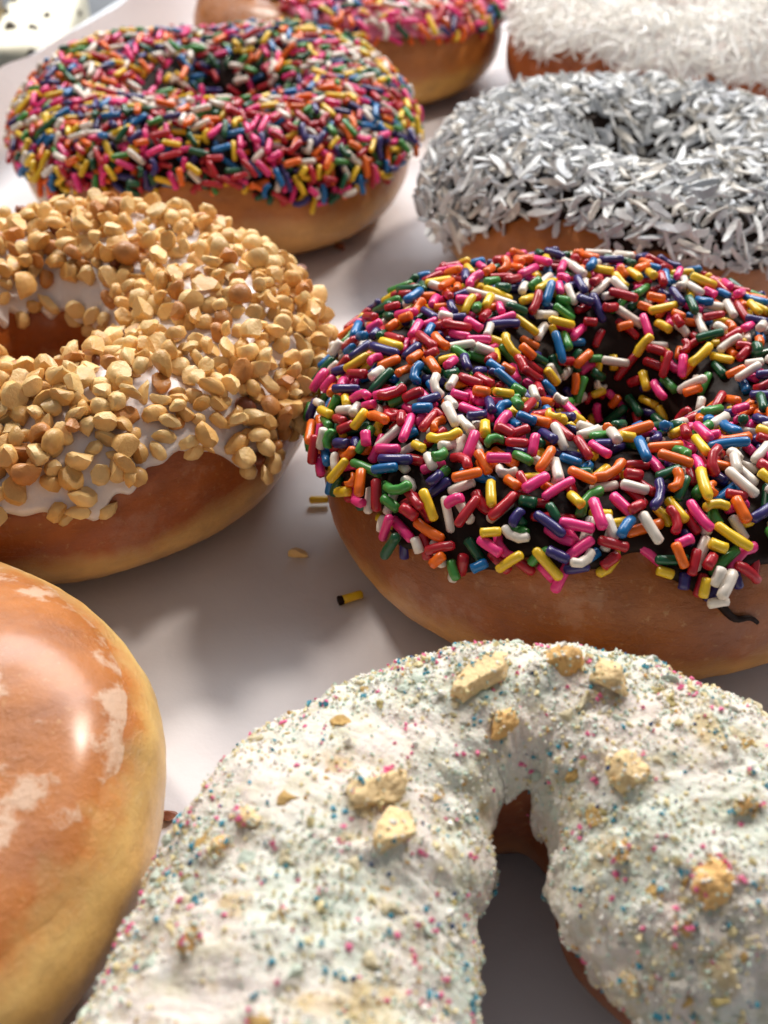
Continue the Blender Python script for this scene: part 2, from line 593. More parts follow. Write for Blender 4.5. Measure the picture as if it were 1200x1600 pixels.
def scatter(ic, tries, len_fn, rad_fn, gap=0.85, levels=(0.0,), sink=0.4, tilt=0.1, weight=None, seed=1, limit=99999, align=None):
    """lay capsules on an icing one after another, each resting clear of the ones before"""
    rng = np.random.default_rng(seed)
    idx, Ps, Ns = sample_icing(ic, tries, weight, rng)
    cell = 0.9
    grid = {}
    A = np.empty((limit if limit < 90000 else tries, 3)); B = A.copy(); Rr = np.empty(len(A))
    out = []; n = 0
    for k in range(tries):
        if n >= len(A): break
        L, r = len_fn(rng), rad_fn(rng)
        nrm = Ns[k]
        t = rng.normal(size=3); t -= nrm * (t @ nrm); t /= np.linalg.norm(t) + 1e-9
        tl = rng.normal() * tilt
        h = max(0.001, L / 2 - r)
        p0 = Ps[k]
        gx, gy, gz = (int(math.floor(x / cell)) for x in p0)
        near = []
        for ix in (gx - 1, gx, gx + 1):
            for iy in (gy - 1, gy, gy + 1):
                for iz in (gz - 1, gz, gz + 1):
                    near += grid.get((ix, iy, iz), ())
        ok = False
        for li, lv in enumerate(levels):
            dvec = t * math.cos(tl) + nrm * math.sin(tl + (rng.normal() * 0.12 if li else 0))
            dvec /= np.linalg.norm(dvec)
            c = p0 + nrm * (r * (1 - sink) + lv * 2 * r)
            a_, b_ = c - dvec * h, c + dvec * h
            if not near:
                ok = True; break
            dd = segdist(a_, b_, A[near], B[near])
            if (dd > gap * (r + Rr[near])).all():
                ok = True; break
        if not ok or a_[2] < r or b_[2] < r: continue
        A[n], B[n], Rr[n] = a_, b_, r
        grid.setdefault((gx, gy, gz), []).append(n)
        out.append((c, dvec, nrm, L, r)); n += 1
    return out


# ------------------------------------------------------------------ small piece shapes (unit templates)
def capsule_template(bend, sides=7, L=1.0, r=0.13, seed=0):
    """sugar strand along x, length 1, gently bent"""
    g = random.Random(seed)
    st = [(-0.5, 0.0), (-0.5 + r * 0.18, 0.62), (-0.5 + r * 0.62, 0.96), (-0.17, 1.0), (0.17, 1.0), (0.5 - r * 0.62, 0.96), (0.5 - r * 0.18, 0.62), (0.5, 0.0)]
    V, F = [], []
    th = bend
    def pos(x):
        if abs(th) < 1e-3: return x, 0.0, 0.0
        R = 1 / th; a = x * th
        return R * math.sin(a), R * (1 - math.cos(a)) - R * (1 - math.cos(th / 2)) / 2, a
    V.append(np.array([pos(-0.5)[0], pos(-0.5)[1], 0]))
    rings = []
    for x, k in st[1:-1]:
        px, py, a = pos(x)
        w = r * k * (1 + g.uniform(-.06, .06))
        ring = []
        for i in range(sides):
            q = 2 * math.pi * i / sides
            ring.append(len(V))
            V.append(np.array([px - math.sin(a) * w * math.cos(q), py + math.cos(a) * w * math.cos(q), w * math.sin(q)]))
        rings.append(ring)
    V.append(np.array([pos(0.5)[0], pos(0.5)[1], 0]))
    last = len(V) - 1
    for i in range(sides):
        j = (i + 1) % sides
        F.append((0, rings[0][j], rings[0][i]))
        F.append((last, rings[-1][i], rings[-1][j]))
        for a, b in zip(rings[:-1], rings[1:]):
            F.append((a[i], a[j], b[j])); F.append((a[i], b[j], b[i]))
    return np.array(V), np.array(F)


def chunk_template(seed, flat=4, lump=0.0):
    """broken nut: a small ball cut by a few planes, long one way"""
    g = np.random.default_rng(seed)
    bm = bmesh.new(); bmesh.ops.create_icosphere(bm, subdivisions=2, radius=1.0)
    V = np.array([v.co[:] for v in bm.verts])
    F = np.array([[v.index for v in f.verts] for f in bm.faces])
    bm.free()
    for _ in range(flat):
        n = g.normal(size=3); n /= np.linalg.norm(n)
        k = g.uniform(0.3, 0.7)
        d = V @ n - k
        V = V - np.outer(np.maximum(d, 0), n)
    V = V + g.normal(size=V.shape) * 0.035
    V *= np.array([1.0, g.uniform(0.75, 1.0), g.uniform(0.6, 0.9)])
    V -= (V.max(0) + V.min(0)) / 2
    V /= np.ptp(V[:, 0])
    return V, F


def flake_template(seed, w=0.09, t=0.028, bend=1.0, segs=5, twist=0.8):
    """coconut flake: thin tapered strip, curved and twisted, length 1 along x"""
    g = random.Random(seed)
    th = g.uniform(-1, 1) * bend; tw = g.uniform(-1, 1) * twist; side = g.uniform(-1, 1) * bend * 0.7
    V, F = [], []
    for i in range(segs + 1):
        x = i / segs - 0.5
        k = (1 - abs(2 * x) ** 3 * g.uniform(0.4, 0.8)) * g.uniform(0.75, 1.15)
        ww, tt = w * k, t * (0.6 + 0.4 * k)
        py = side * (x * x - 0.08); pz = th * 0.5 * (0.08 - x * x)
        a = tw * x
        for (sy, sz) in ((-1, -1), (1, -1), (1, 1), (-1, 1)):
            yy, zz = sy * ww * g.uniform(.85, 1.15), sz * tt
            V.append((x, py + yy * math.cos(a) - zz * math.sin(a), pz + yy * math.sin(a) + zz * math.cos(a)))
    for i in range(segs):
        a, b = i * 4, i * 4 + 4
        for j in range(4):
            k = (j + 1) % 4
            F.append((a + j, b + j, b + k)); F.append((a + j, b + k, a + k))
    F += [(0, 1, 2), (0, 2, 3)]
    e = segs * 4
    F += [(e, e + 2, e + 1), (e, e + 3, e + 2)]
    return np.array(V), np.array(F)


def grain_template(seed):
    g = np.random.default_rng(seed)
    V = np.array([(1, 0, 0), (-1, 0, 0), (0, 1, 0), (0, -1, 0), (0, 0, 1), (0, 0, -1)], float) * g.uniform(0.6, 1.1, (6, 1)) + g.normal(size=(6, 3)) * 0.12
    F = np.array([(0, 2, 4), (2, 1, 4), (1, 3, 4), (3, 0, 4), (2, 0, 5), (1, 2, 5), (3, 1, 5), (0, 3, 5)])
    return V, F


def basis(d, n):
    d = d / np.linalg.norm(d)
    y = np.cross(n, d); y /= np.linalg.norm(y) + 1e-9
    z = np.cross(d, y)
    return np.stack([d, y, z], 1)


# painter's buffer: which pieces show largest from where the photograph was taken
_c, _s = math.cos(CAM_PITCH), math.sin(CAM_PITCH)


def project(P):
    d = P - np.array([0, 0, CAM_H])
    Z = d[:, 1] * _c - d[:, 2] * _s
    Y = -(d[:, 1] * _s + d[:, 2] * _c)
    return 600 + F_PX * d[:, 0] / Z, 800 + F_PX * Y / Z, Z


class Piece:
    __slots__ = ('owner', 'name', 'tmpl', 'mat', 'B', 'c', 'scale', 'L', 'r', 'seen')


PIECES = []


def add_piece(owner, name, tmpl, mat, c, d, n, scale, L, r):
    p = Piece(); p.owner, p.name, p.tmpl, p.mat = owner, name, tmpl, mat
    p.B = basis(d, n); p.c = np.asarray(c); p.scale = scale; p.L = L; p.r = r; p.seen = 0
    PIECES.append(p)


def rank_pieces(occluders):
    K = 0.5
    W, H = int(1200 * K), int(1600 * K)
    buf = np.full((H, W), -1, dtype=np.int32)
    items = []
    for P in occluders:
        x, y, z = project(P)
        m = (z > 1) & (x > -20) & (x < 1220) & (y > -20) & (y < 1620)
        items += [(zz + 0.12, xx, yy, 0.11, -1) for xx, yy, zz in zip(x[m], y[m], z[m])]
    for i, p in enumerate(PIECES):
        c = p.c + p.owner.c
        for t in (-0.4, 0.0, 0.4) if p.L > 3 * p.r else (0.0,):
            q = (c + p.B[:, 0] * p.L * t)[None]
            x, y, z = project(q)
            if z[0] > 1 and -10 < x[0] < 1210 and -10 < y[0] < 1610:
                items.append((z[0], x[0], y[0], p.r, i))
    items.sort(key=lambda a: -a[0])
    for z, x, y, r, i in items:
        rp = max(1, int(round(r * F_PX / z * K)))
        xi, yi = int(x * K), int(y * K)
        buf[max(0, yi - rp):max(0, yi + rp), max(0, xi - rp):max(0, xi + rp)] = i
    ids, cnt = np.unique(buf[buf >= 0], return_counts=True)
    for i, c in zip(ids, cnt):
        PIECES[i].seen = int(c)


MESH_CACHE = {}


def emit_pieces(limit=300):
    by = {}
    for p in PIECES:
        by.setdefault((id(p.owner), p.name), []).append(p)
    for (_, name), ps in by.items():
        ps.sort(key=lambda p: -p.seen)
        root = ps[0].owner.root
        single = [p for p in ps[:limit] if p.seen > 0]
        rest = ps[len(single):]
        for p in single:
            key = (id(p.tmpl), p.mat.name)
            if key not in MESH_CACHE:
                MESH_CACHE[key] = mesh_np(name, p.tmpl[0], p.tmpl[1], [p.mat], smooth=name in ('sprinkle', 'peanut_piece'))
                if name == 'peanut_piece':
                    sharpen(MESH_CACHE[key], 38)
            sc = np.asarray(p.scale) * np.ones(3)
            M = Matrix.Identity(4)
            R = p.B * sc[None, :]
            for i in range(3):
                for j in range(3): M[i][j] = R[i, j]
                M[i][3] = p.c[i] * CM
            link(name, MESH_CACHE[key], root, M)
        if rest:
            mats = []; VV = []; FF = []; MI = []; off = 0
            for p in rest:
                if p.mat not in mats: mats.append(p.mat)
                sc = np.asarray(p.scale) * np.ones(3)
                V = (p.tmpl[0] * sc) @ p.B.T + p.c
                VV.append(V); FF.append(p.tmpl[1] + off); MI.append(np.full(len(p.tmpl[1]), mats.index(p.mat))); off += len(V)
            me = mesh_np(name + '_layer', np.concatenate(VV), np.concatenate(FF), mats, np.concatenate(MI), smooth=name in ('sprinkle', 'peanut_piece'))
            if name == 'peanut_piece': sharpen(me, 38)
            tag(link(name + '_layer', me, root), kind='stuff')


def sharpen(me, deg):
    bm = bmesh.new(); bm.from_mesh(me)
    for e in bm.edges:
        if len(e.link_faces) == 2 and e.calc_face_angle(0) > math.radians(deg): e.smooth = False
    bm.to_mesh(me); bm.free()


# ------------------------------------------------------------------ materials for the donuts
SPR = {
    'red': srgb(178, 22, 38), 'pink': srgb(236, 52, 128), 'orange': srgb(240, 108, 16), 'yellow': srgb(240, 196, 36),
    'dark_green': srgb(8, 82, 48), 'light_green': srgb(66, 140, 58), 'blue': srgb(0, 104, 166), 'purple': srgb(50, 38, 104),
    'white': srgb(232, 220, 206)}
SPR_M = {k: plain_mat('sprinkle_' + k, c, 0.34, coat=0.2, coat_rough=0.22, vary=0.14, bscale=14) for k, c in SPR.items()}
SPR_W = [('red', 19), ('pink', 14), ('orange', 13), ('yellow', 13), ('dark_green', 9), ('light_green', 7), ('blue', 8), ('purple', 9), ('white', 15)]
SPR_T = [capsule_template(b, seed=i) for i, b in enumerate([0, 0.0, 0.08, -0.1, 0.16, 0.05, -0.06, 0.28, 0.0, 0.5, 0.0, 0.1])]
SPR_T += [capsule_template(1.5, seed=40)]


def sprinkles(own, ic, tries, lmin, lmax, r, seed, levels, weight=None, gap=0.86, weights=SPR_W, name='sprinkle', limit=99999):
    g = random.Random(seed)
    names = [a for a, _ in weights]; ws = [b for _, b in weights]
    def ln(rng):
        return lmin + (lmax - lmin) * min(1, max(0, rng.normal(0.45, 0.28)))
    for (c, d, n, L, rr) in scatter(ic, tries, ln, lambda q: r * q.uniform(0.9, 1.08), gap, levels, 0.45, 0.12, weight, seed, limit):
        T = g.choice(SPR_T) if g.random() < 0.98 else SPR_T[-1]
        k = rr / 0.13
        # roll the strand about its own axis so bends lie at any angle
        a = g.uniform(-0.5, 0.5) + (math.pi if g.random() < .5 else 0)
        y = np.cross(n, d)
        n2 = n * math.cos(a) + y * math.sin(a)
        add_piece(own, name, T, SPR_M[g.choices(names, ws)[0]], c, d, n2, (L, k, k), L, rr)


CHOC = plain_mat('chocolate_icing', (0.017, 0.007, 0.004, 1), 0.55, coat=0.0, bumpy=0.3, bscale=3, vary=0, spec=0.16)
PINK_ICE = plain_mat('pink_icing', srgb(222, 120, 150), 0.4, coat=0.3, subs=0.2, bumpy=0.2, bscale=3)
WHITE_ICE = plain_mat('white_icing', (0.80, 0.725, 0.70, 1), 0.42, coat=0.2, coat_rough=0.3, subs=0.25, sub_cm=0.15, sub_col=(1, .8, .7), bumpy=0.35, bscale=3)

TOP = srgb(158, 86, 10); TOP2 = srgb(190, 122, 56); BAND = srgb(224, 180, 112); BASE = srgb(134, 72, 26)
GROUP = 'donuts laid out on the tray'


def start(name, label, d):
    root = empty(name, (d.c[0], d.c[1], 0))
    tag(root, label, 'donut', GROUP)
    d.root = root
    return root


OCC = []


def finish(d, *objs):
    for o in objs:
        n = len(o.data.vertices); a = np.empty(n * 3, np.float32); o.data.vertices.foreach_get('co', a)
        OCC.append(a.reshape(-1, 3)[::3] / CM + d.c)


# --- sprinkle donut, nearest (right)
def donut_b():
    d = Donut((3.62, 15.22), 4.56, 3.15, 2, a=0.392)
    root = start('sprinkle_donut', 'chocolate iced donut with large rainbow sprinkles at the right, behind the crumb donut', d)
    dm = dough_mat('dough_b', TOP, srgb(206, 148, 66), srgb(120, 58, 14), 1.15, 0.38, 3.2, 2, 0.5, 0.12)
    do = build_dough(d, dm, root)
    eo = icing_edge(0.30, 0.035, 5, 8, 60, knots=[(-2.93, 0.2), (-2.68, 0.33), (-2.51, 0.44), (-2.33, 0.42), (-2.22, 0.34), (-2.12, 0.46), (-2.01, 0.62), (-1.91, 0.62), (-1.76, 0.74), (-1.73, 0.84), (-1.6, 0.9), (-1.57, 0.75), (-1.51, 0.62), (-1.43, 0.42), (-1.37, 0.6), (-1.27, 0.62), (-1.1, 0.6)])
    ei = icing_edge(-0.35, 0.15, 6)
    ic = Icing(d, eo, ei, 0.10, 0.02); io = ic.build(CHOC, root)
    w = np.where(ic.V > 2.0, 0.22, 1.0) * np.where((ic.S < 0.10), 0.6, 1.0)
    w = w * np.clip(0.95 + 0.5 * np.sin(ic.U * 5 + 1.0) * np.cos(ic.V * 4), 0.5, 1.3)
    sprinkles(d, ic, 10000, 0.24, 0.62, 0.075, 21, (0, 0.45, 0.9, 1.3), w, 0.84, limit=1700)
    # thin thread of icing run down the side
    uu = np.linspace(-1.44, -1.27, 14); vv = 0.50 - 0.32 * np.linspace(0, 1, 14) ** 0.8 + 0.03 * np.sin(np.linspace(0, 9, 14))
    C = d.P(uu, vv) + d.N(uu, vv) * 0.045
    tube(C, np.linspace(0.075, 0.03, 14), CHOC, 'icing_drip', root)
    finish(d, do, io)
    return d


def tube(C, R, mat, name, parent, sides=7):
    C = np.asarray(C); n = len(C)
    T = np.gradient(C, axis=0); T /= np.linalg.norm(T, axis=1)[:, None]
    V = []
    for i in range(n):
        a = np.cross(T[i], [0.3, 0.2, 1.0]); a /= np.linalg.norm(a); b = np.cross(T[i], a)
        for k in range(sides):
            q = 2 * math.pi * k / sides
            V.append(C[i] + R[i] * (a * math.cos(q) + b * math.sin(q)))
    F = grid_faces(n, sides, False, True)
    me = mesh_np(name, V, F, [mat])
    return link(name, me, parent)


# --- sprinkle donut, far left
def donut_a():
    d = Donut((-4.17, 28.70), 4.93, 3.05, 7, a=0.345)
    root = start('sprinkle_donut', 'chocolate iced donut thickly covered in rainbow sprinkles, left, behind the peanut donut', d)
    do = build_dough(d, dough_mat('dough_a', srgb(180, 114, 44), srgb(220, 172, 104), BASE, 1.25, 0.3, 3.12, 7, 0.5), root)
    ic = Icing(d, icing_edge(0.2, 0.05, 15, 5, 50, knots=[(-2.89, 0.2), (-2.35, 0.2), (-1.95, 0.37), (-1.66, 0.4), (-1.29, 0.3), (-1.12, 0.26), (-0.75, 0.22), (-0.44, 0.18), (0.02, 0.15)]), icing_edge(-0.2, 0.1, 16), 0.10, 0.02); io = ic.build(CHOC, root)
    w = np.where(ic.V > 2.05, 0.28, 1.0)
    sprinkles(d, ic, 13000, 0.26, 0.60, 0.070, 22, (0, 0.4, 0.8, 1.2, 1.7), w, 0.82, limit=2500)
    finish(d, do, io); return d


# --- sprinkle donut with pink icing, at the back
def donut_e():
    d = Donut((-1.075, 38.07), 4.76, 3.1, 12)
    root = start('sprinkle_donut', 'pink iced donut with rainbow sprinkles, cut off at the top edge of the photo', d)
    do = build_dough(d, dough_mat('dough_e', srgb(180, 112, 48), srgb(224, 176, 92), BASE, 1.2, 0.4, 3.2, 12, 0.5), root)
    ic = Icing(d, icing_edge(0.3, 0.05, 25, 5, 40, knots=[(-2.9, 1.0), (-2.3, 1.35), (-1.98, 1.0), (-1.62, 0.8), (-1.33, 0.6), (-0.99, 0.48), (-0.48, 0.37), (-0.09, 0.33)]), icing_edge(0.0, 0.1, 26), 0.11, 0.02); io = ic.build(PINK_ICE, root)
    W = [('red', 14), ('pink', 14), ('orange', 22), ('yellow', 15), ('dark_green', 6), ('light_green', 7), ('blue', 7), ('purple', 9), ('white', 13)]
    sprinkles(d, ic, 6000, 0.3, 0.66, 0.076, 23, (0, 0.45, 0.9, 1.4), None, 0.84, weights=W, limit=1100)
    finish(d, do, io); return d


# --- chopped peanut donut
def donut_c():
    d = Donut((-5.74, 17.42), 4.54, 2.98, 17, a=0.372, lump=0.08)
    root = start('peanut_donut', 'white iced donut covered in chopped peanuts, at the left edge', d)
    do = build_dough(d, dough_mat('dough_c', srgb(170, 88, 22), srgb(232, 184, 112), srgb(150, 84, 34), 1.1, 0.36, 3.1, 17, 0.7, 0.1), root)
    eo = icing_edge(0.2, 0.045, 35, 6, 60, 0.75, knots=[(-1.55, 0.37), (-1.37, 0.4), (-1.25, 0.33), (-1.12, 0.4), (-1.06, 0.5), (-0.9, 0.54), (-0.79, 0.43), (-0.71, 0.22), (-0.65, 0.05), (-0.54, 0.12), (-0.35, 0.13), (-0.14, 0.15), (0.12, 0.12)])
    ic = Icing(d, eo, icing_edge(0.45, 0.14, 36, 2, 22, 0.8), 0.13, 0.05, 1.7, 0.12); io = ic.build(WHITE_ICE, root, nu=900)
    NUT = [plain_mat('peanut_' + n, c, 0.46, coat=0.1, vary=0.22, subs=0.15, sub_cm=0.12, sub_col=(1, .7, .35), bumpy=0.3, bscale=5)
           for n, c in (('pale', srgb(236, 196, 130)), ('tan', srgb(224, 174, 102)), ('roasted', srgb(194, 130, 66)), ('skin', srgb(122, 62, 30)))]
    T = [chunk_template(100 + i, 2 + i % 3) for i in range(20)]
    g = random.Random(5)
    nz = noise3(ic.Q.reshape(-1, 3), 0.55, 3, 2).reshape(ic.U.shape)
    front = np.clip((-np.sin(ic.U) + 0.2), 0, 1) * np.clip((1.1 - ic.V) / 0.9, 0, 1)
    w = np.clip(1.0 + 1.2 * nz, 0.3, 1.6) * np.where(ic.V > 2.35, 0.22, 1) * np.where(ic.S < 0.09, 0.35, 1) * (1 - 0.62 * front)
    ln = lambda q: min(0.52, max(0.2, q.normal(0.31, 0.075)))
    for (c, dd, n, L, r) in scatter(ic, 9000, ln, lambda q: 0.118 * q.uniform(0.75, 1.3), 0.80, (0, 0.35, 0.7), 0.30, 0.3, w, 31, limit=1250):
        k = r * 2.5
        # any attitude
        ax = g.uniform(0, 6.28); y = np.cross(n, dd); n2 = n * math.cos(ax) + y * math.sin(ax)
        add_piece(d, 'peanut_piece', g.choice(T), g.choices(NUT, (52, 37, 10, 1))[0], c, dd, n2, (L * 1.08, k * g.uniform(1, 1.35), k * g.uniform(.95, 1.3)), L, r)
    finish(d, do, io); return d


# --- coconut on chocolate
def donut_d():
    d = Donut((5.85, 25.25), 4.62, 3.0, 23, a=0.365)
    root = start('coconut_donut', 'chocolate iced donut covered in grey-white coconut flakes, right of the far sprinkle donut', d)
    do = build_dough(d, dough_mat('dough_d', srgb(180, 112, 46), srgb(206, 156, 90), BASE, 1.1, 0.35, 3.15, 23, 0.5), root)
    eo = icing_edge(0.2, 0.05, 45, 6, 50, knots=[(-3.06, -0.15), (-2.72, -0.05), (-2.52, 0.15), (-2.46, 0.48), (-2.19, 0.72), (-1.97, 0.76), (-1.89, 0.55), (-1.57, 0.45), (-1.31, 0.25)])
    ic = Icing(d, eo, icing_edge(-0.2, 0.1, 46), 0.10, 0.03); io = ic.build(CHOC, root)
    FL = [plain_mat('coconut_' + n, c, 0.5, vary=0.12, bumpy=0.2, bscale=6) for n, c in (('white', srgb(226, 227, 226)), ('grey', srgb(196, 198, 201)), ('cream', srgb(216, 210, 200)))]
    T = [flake_template(200 + i, 0.075 + 0.02 * (i % 4), 0.026, 0.6, segs=5, twist=1.0) for i in range(18)]
    g = random.Random(6)
    ln = lambda q: min(0.95, max(0.26, q.normal(0.52, 0.16)))
    w = np.where(ic.V > 2.1, 0.3, 1.0)
    for (c, dd, n, L, r) in scatter(ic, 9000, ln, lambda q: 0.062 * q.uniform(0.8, 1.2), 0.66, (0, 0.5, 1.0, 1.5), 0.2, 0.3, w, 41, limit=2500):
        a = g.gauss(0, 0.6); y = np.cross(n, dd); n2 = n * math.cos(a) + y * math.sin(a)
        k = r / 0.062
        add_piece(d, 'coconut_flake', g.choice(T), g.choices(FL, (6, 4, 2))[0], c, dd, n2, (L, 0.66 * k, 0.8 * k), L, r)
    finish(d, do, io); return d


# --- fine white coconut
def donut_f():
    d = Donut((8.36, 35.7), 4.67, 3.0, 29)
    root = start('coconut_donut', 'white iced donut covered in fine white shredded coconut in the top right corner', d)
    do = build_dough(d, dough_mat('dough_f', srgb(170, 92, 44), srgb(190, 124, 66), BASE, 0.9, 0.3, 3.15, 29, 0.5), root)
    eo = icing_edge(0.3, 0.05, 55, 5, 40, knots=[(-3.08, 0.62), (-2.57, 0.4), (-2.36, 0.68), (-1.91, 0.6), (-1.52, 0.5), (-1.11, 0.3)])
    ic = Icing(d, eo, icing_edge(0.1, 0.1, 56), 0.12, 0.04); io = ic.build(WHITE_ICE, root)
    FL = [plain_mat('shred_' + n, c, 0.5, vary=0.03) for n, c in (('white', (0.96, 0.95, 0.92, 1)), ('cream', (0.95, 0.92, 0.86, 1)))]
    T = [flake_template(300 + i, 0.034, 0.02, 1.5, segs=5) for i in range(12)]
    g = random.Random(7)
    ln = lambda q: min(1.4, max(0.4, q.normal(0.8, 0.22)))
    for (c, dd, n, L, r) in scatter(ic, 8000, ln, lambda q: 0.038 * q.uniform(0.8, 1.2), 0.55, (0.2, 0.9, 1.6, 2.4, 3.4), 0.1, 0.42, np.where(ic.V > 2.2, 0.3, 1.0), 51, limit=3000):
        a = g.gauss(0, 0.9); y = np.cross(n, dd); n2 = n * math.cos(a) + y * math.sin(a)
        k = r / 0.038
        add_piece(d, 'coconut_shred', g.choice(T), g.choice(FL), c, dd, n2, (L, 0.85 * k, 0.85 * k), L, r)
    finish(d, do, io); return d


# --- plain glazed
def donut_g():
    d = Donut((-7.27, 8.10), 4.64, 2.85, 37, a=0.42, lump=0.1)
    root = start('glazed_donut', 'plain golden glazed donut without toppings in the lower left corner', d)
    dm = dough_mat('dough_g', srgb(192, 116, 40), srgb(236, 198, 128), BASE, 2.12, 0.4, 2.85, 37, 0.6)
    do = build_dough(d, dm, root, 260, 96)
    # thin sugar glaze, its own skin over the top
    m = dough_mat('sugar_glaze', srgb(192, 116, 40), srgb(236, 198, 128), BASE, 2.12, 0.4, 2.85, 37, 1.1, 0.7, 0.53)
    ic = Icing(d, icing_edge(0.50, 0.07, 65, 2, 14), icing_edge(0.1, 0.06, 66), 0.06, 0.012, 1.2, 1.3, 0.05)
    io = ic.build(m, root, nu=360, nv=80, name='glaze')
    finish(d, do, io); return d


# --- white frosted crumb donut, open ring, nearest the camera
def donut_h():
    knots = [(-1.35, 2.5, 1.72), (-1.12, 4.4, 1.78), (-1.0, 5.6, 1.77), (-0.64, 7.2, 1.69), (-0.08, 8.22, 1.45), (0.7, 8.90, 1.06), (1.4, 9.08, 0.88), (2.1, 9.0, 0.95), (2.83, 8.58, 1.34), (3.36, 8.0, 1.62), (3.62, 7.3, 1.74)]
    d = Horseshoe((1.3, 7.0), knots, 2.8, 43)
    d.knots = knots
    root = start('crumb_donut', 'white frosted donut with pastel crumbs and an open ring at the bottom of the photo', d)
    do = build_dough(d, dough_mat('dough_h', srgb(150, 76, 26), srgb(176, 108, 48), BASE, 0.8, 0.3, 3.15, 43, 0.6), root, 240, 80)
    m, nt, b = new_mat('crumb_frosting')
    v = cm_coords(nt)
    na = tex_noise(nt, v, 0.9, 5, 0.6); nb = tex_noise(nt, v, 2.6, 4, 0.6); nc = tex_noise(nt, v, 1.7, 4, 0.6)
    off = nd(nt, 'ShaderNodeVectorMath', operation='ADD'); nt.links.new(v, off.inputs[0]); off.inputs[1].default_value = (9, 4, 2)
    ne = tex_noise(nt, off.outputs[0], 1.2, 3, 0.5)
    c0 = mixc(nt, ramp(nt, na.outputs[0], [(0.42, (0, 0, 0, 1)), (0.6, (1, 1, 1, 1))]).outputs[0], (0.80, 0.70, 0.62, 1), (0.72, 0.745, 0.635, 1))
    c1 = mixc(nt, ramp(nt, nb.outputs[0], [(0.5, (0, 0, 0, 1)), (0.68, (0.8, 0.8, 0.8, 1))]).outputs[0], c0, (0.58, 0.53, 0.36, 1))
    c2 = mixc(nt, ramp(nt, ne.outputs[0], [(0.60, (0, 0, 0, 1)), (0.68, (0.75, 0.75, 0.75, 1))]).outputs[0], c1, (0.60, 0.42, 0.17, 1))
    nt.links.new(c2, b.inputs['Base Color'])
    b.inputs['Roughness'].default_value = 0.6
    sss(b, 0.2, 0.12)
    bump(nt, b, tex_noise(nt, v, 14, 4, 0.65).outputs[0], 0.5, 0.001)
    def extra(P, U, V, k):
        q = P.reshape(-1, 3)
        n1 = noise3(q, 1.1, 71, 3); n2 = noise3(q, 4.5, 72, 3)
        r = 0.11 * n1 + 0.06 * np.abs(n2)
        return r.reshape(U.shape) * k
    ic = Icing(d, icing_edge(-0.12, 0.06, 75, 3, 40, bumps=[(3.5, 0.45, 0.40), (5.2, 0.5, 0.2)]), icing_edge(-0.02, 0.07, 76, 3, 40), 0.13, 0.03, 3.0, 0.2)
    io = ic.build(m, root, nu=560, nv=150, extra=extra, name='frosting')
    d.ic = ic
    # crumb chunks stuck in the frosting: (x, y) where each lies, size, and turn
    BIS = [plain_mat('shortbread_' + n, c, 0.7, vary=0.12, subs=0.2, sub_cm=0.1, bumpy=0.8, bscale=9) for n, c in (('pale', srgb(240, 208, 154)), ('gold', srgb(228, 180, 112)))]
    spots = [(1.34, 8.88, 0.74, 0.46, 0.5, 0), (0.0, 7.38, 0.80, 0.44, 0.9, 0), (0.26, 6.83, 0.5, 0.36, 1.2, 0), (2.02, 9.30, 0.40, 0.42, 0.3, 1), (2.72, 8.83, 0.40, 0.42, 1.0, 0),
             (1.42, 8.32, 0.36, 0.25, 0.6, 1), (-1.56, 7.06, 0.30, 0.24, 0, 0), (-1.76, 6.87, 0.24, 0.2, 1, 1), (2.42, 7.62, 0.5, 0.36, 0.2, 0), (3.27, 6.33, 0.42, 0.34, 0.9, 1),
             (-1.85, 5.85, 0.26, 0.2, .9, 1), (2.3, 6.83, 0.24, 0.2, .9, 1), (3.74, 7.1, 0.24, 0.2, .1, 1), (2.35, 5.75, 0.24, 0.2, .1, 0), (2.86, 5.99, 0.24, 0.2, 0.4, 1)]
    CH = []
    Qw = ic.Q.reshape(-1, 3) + d.c
    for i, (x, y, L, w, rot, mi) in enumerate(spots):
        dd = (Qw[:, 0] - x) ** 2 + (Qw[:, 1] - y) ** 2
        near = np.where(dd < 0.03)[0]
        if len(near) == 0: near = np.array([dd.argmin()])
        j = near[Qw[near, 2].argmax()]
        p, n = ic.Q.reshape(-1, 3)[j], ic.Nn.reshape(-1, 3)[j]
        t = np.array([math.cos(rot), math.sin(rot), 0]); t -= n * (t @ n); t /= np.linalg.norm(t)
        B = basis(t, n)
        bm = bmesh.new(); bmesh.ops.create_icosphere(bm, subdivisions=4, radius=1.0)
        g = np.random.default_rng(900 + i)
        V = np.array([q.co[:] for q in bm.verts]); F = np.array([[q.index for q in f.verts] for f in bm.faces]); bm.free()
        for _ in range(4):
            q = g.normal(size=3); q /= np.linalg.norm(q)
            V = V - np.outer(np.maximum(V @ q - g.uniform(.35, .7), 0), q)
        V = V * (1 + 0.22 * noise3(V, 1.6, i, 3) + 0.12 * noise3(V, 6.5, i + 3, 2))[:, None]
        V = V * np.array([L / 2, w / 2, w * 0.42]) * 1.15
        V = V @ B.T + p + n * w * 0.06
        CH.append((V, n))
        link('crumb_chunk', mesh_np('crumb_chunk', V, F, [BIS[mi]]), root)
    # sugar grains and fine crumbs: too small to count
    G = [grain_template(500 + i) for i in range(8)]
    cols = {'white': (0.84, 0.80, 0.72, 1), 'mint': srgb(196, 214, 198), 'cream': srgb(226, 208, 156), 'pink': srgb(228, 104, 146), 'blue': srgb(64, 146, 168), 'navy': srgb(38, 74, 124), 'tan': srgb(206, 160, 92)}
    GM = {k: plain_mat('grain_' + k, c, 0.5, vary=0.1, subs=0.15 if k in ('white', 'mint', 'cream') else 0, sub_cm=0.05) for k, c in cols.items()}
    g = random.Random(9); rng = np.random.default_rng(9)
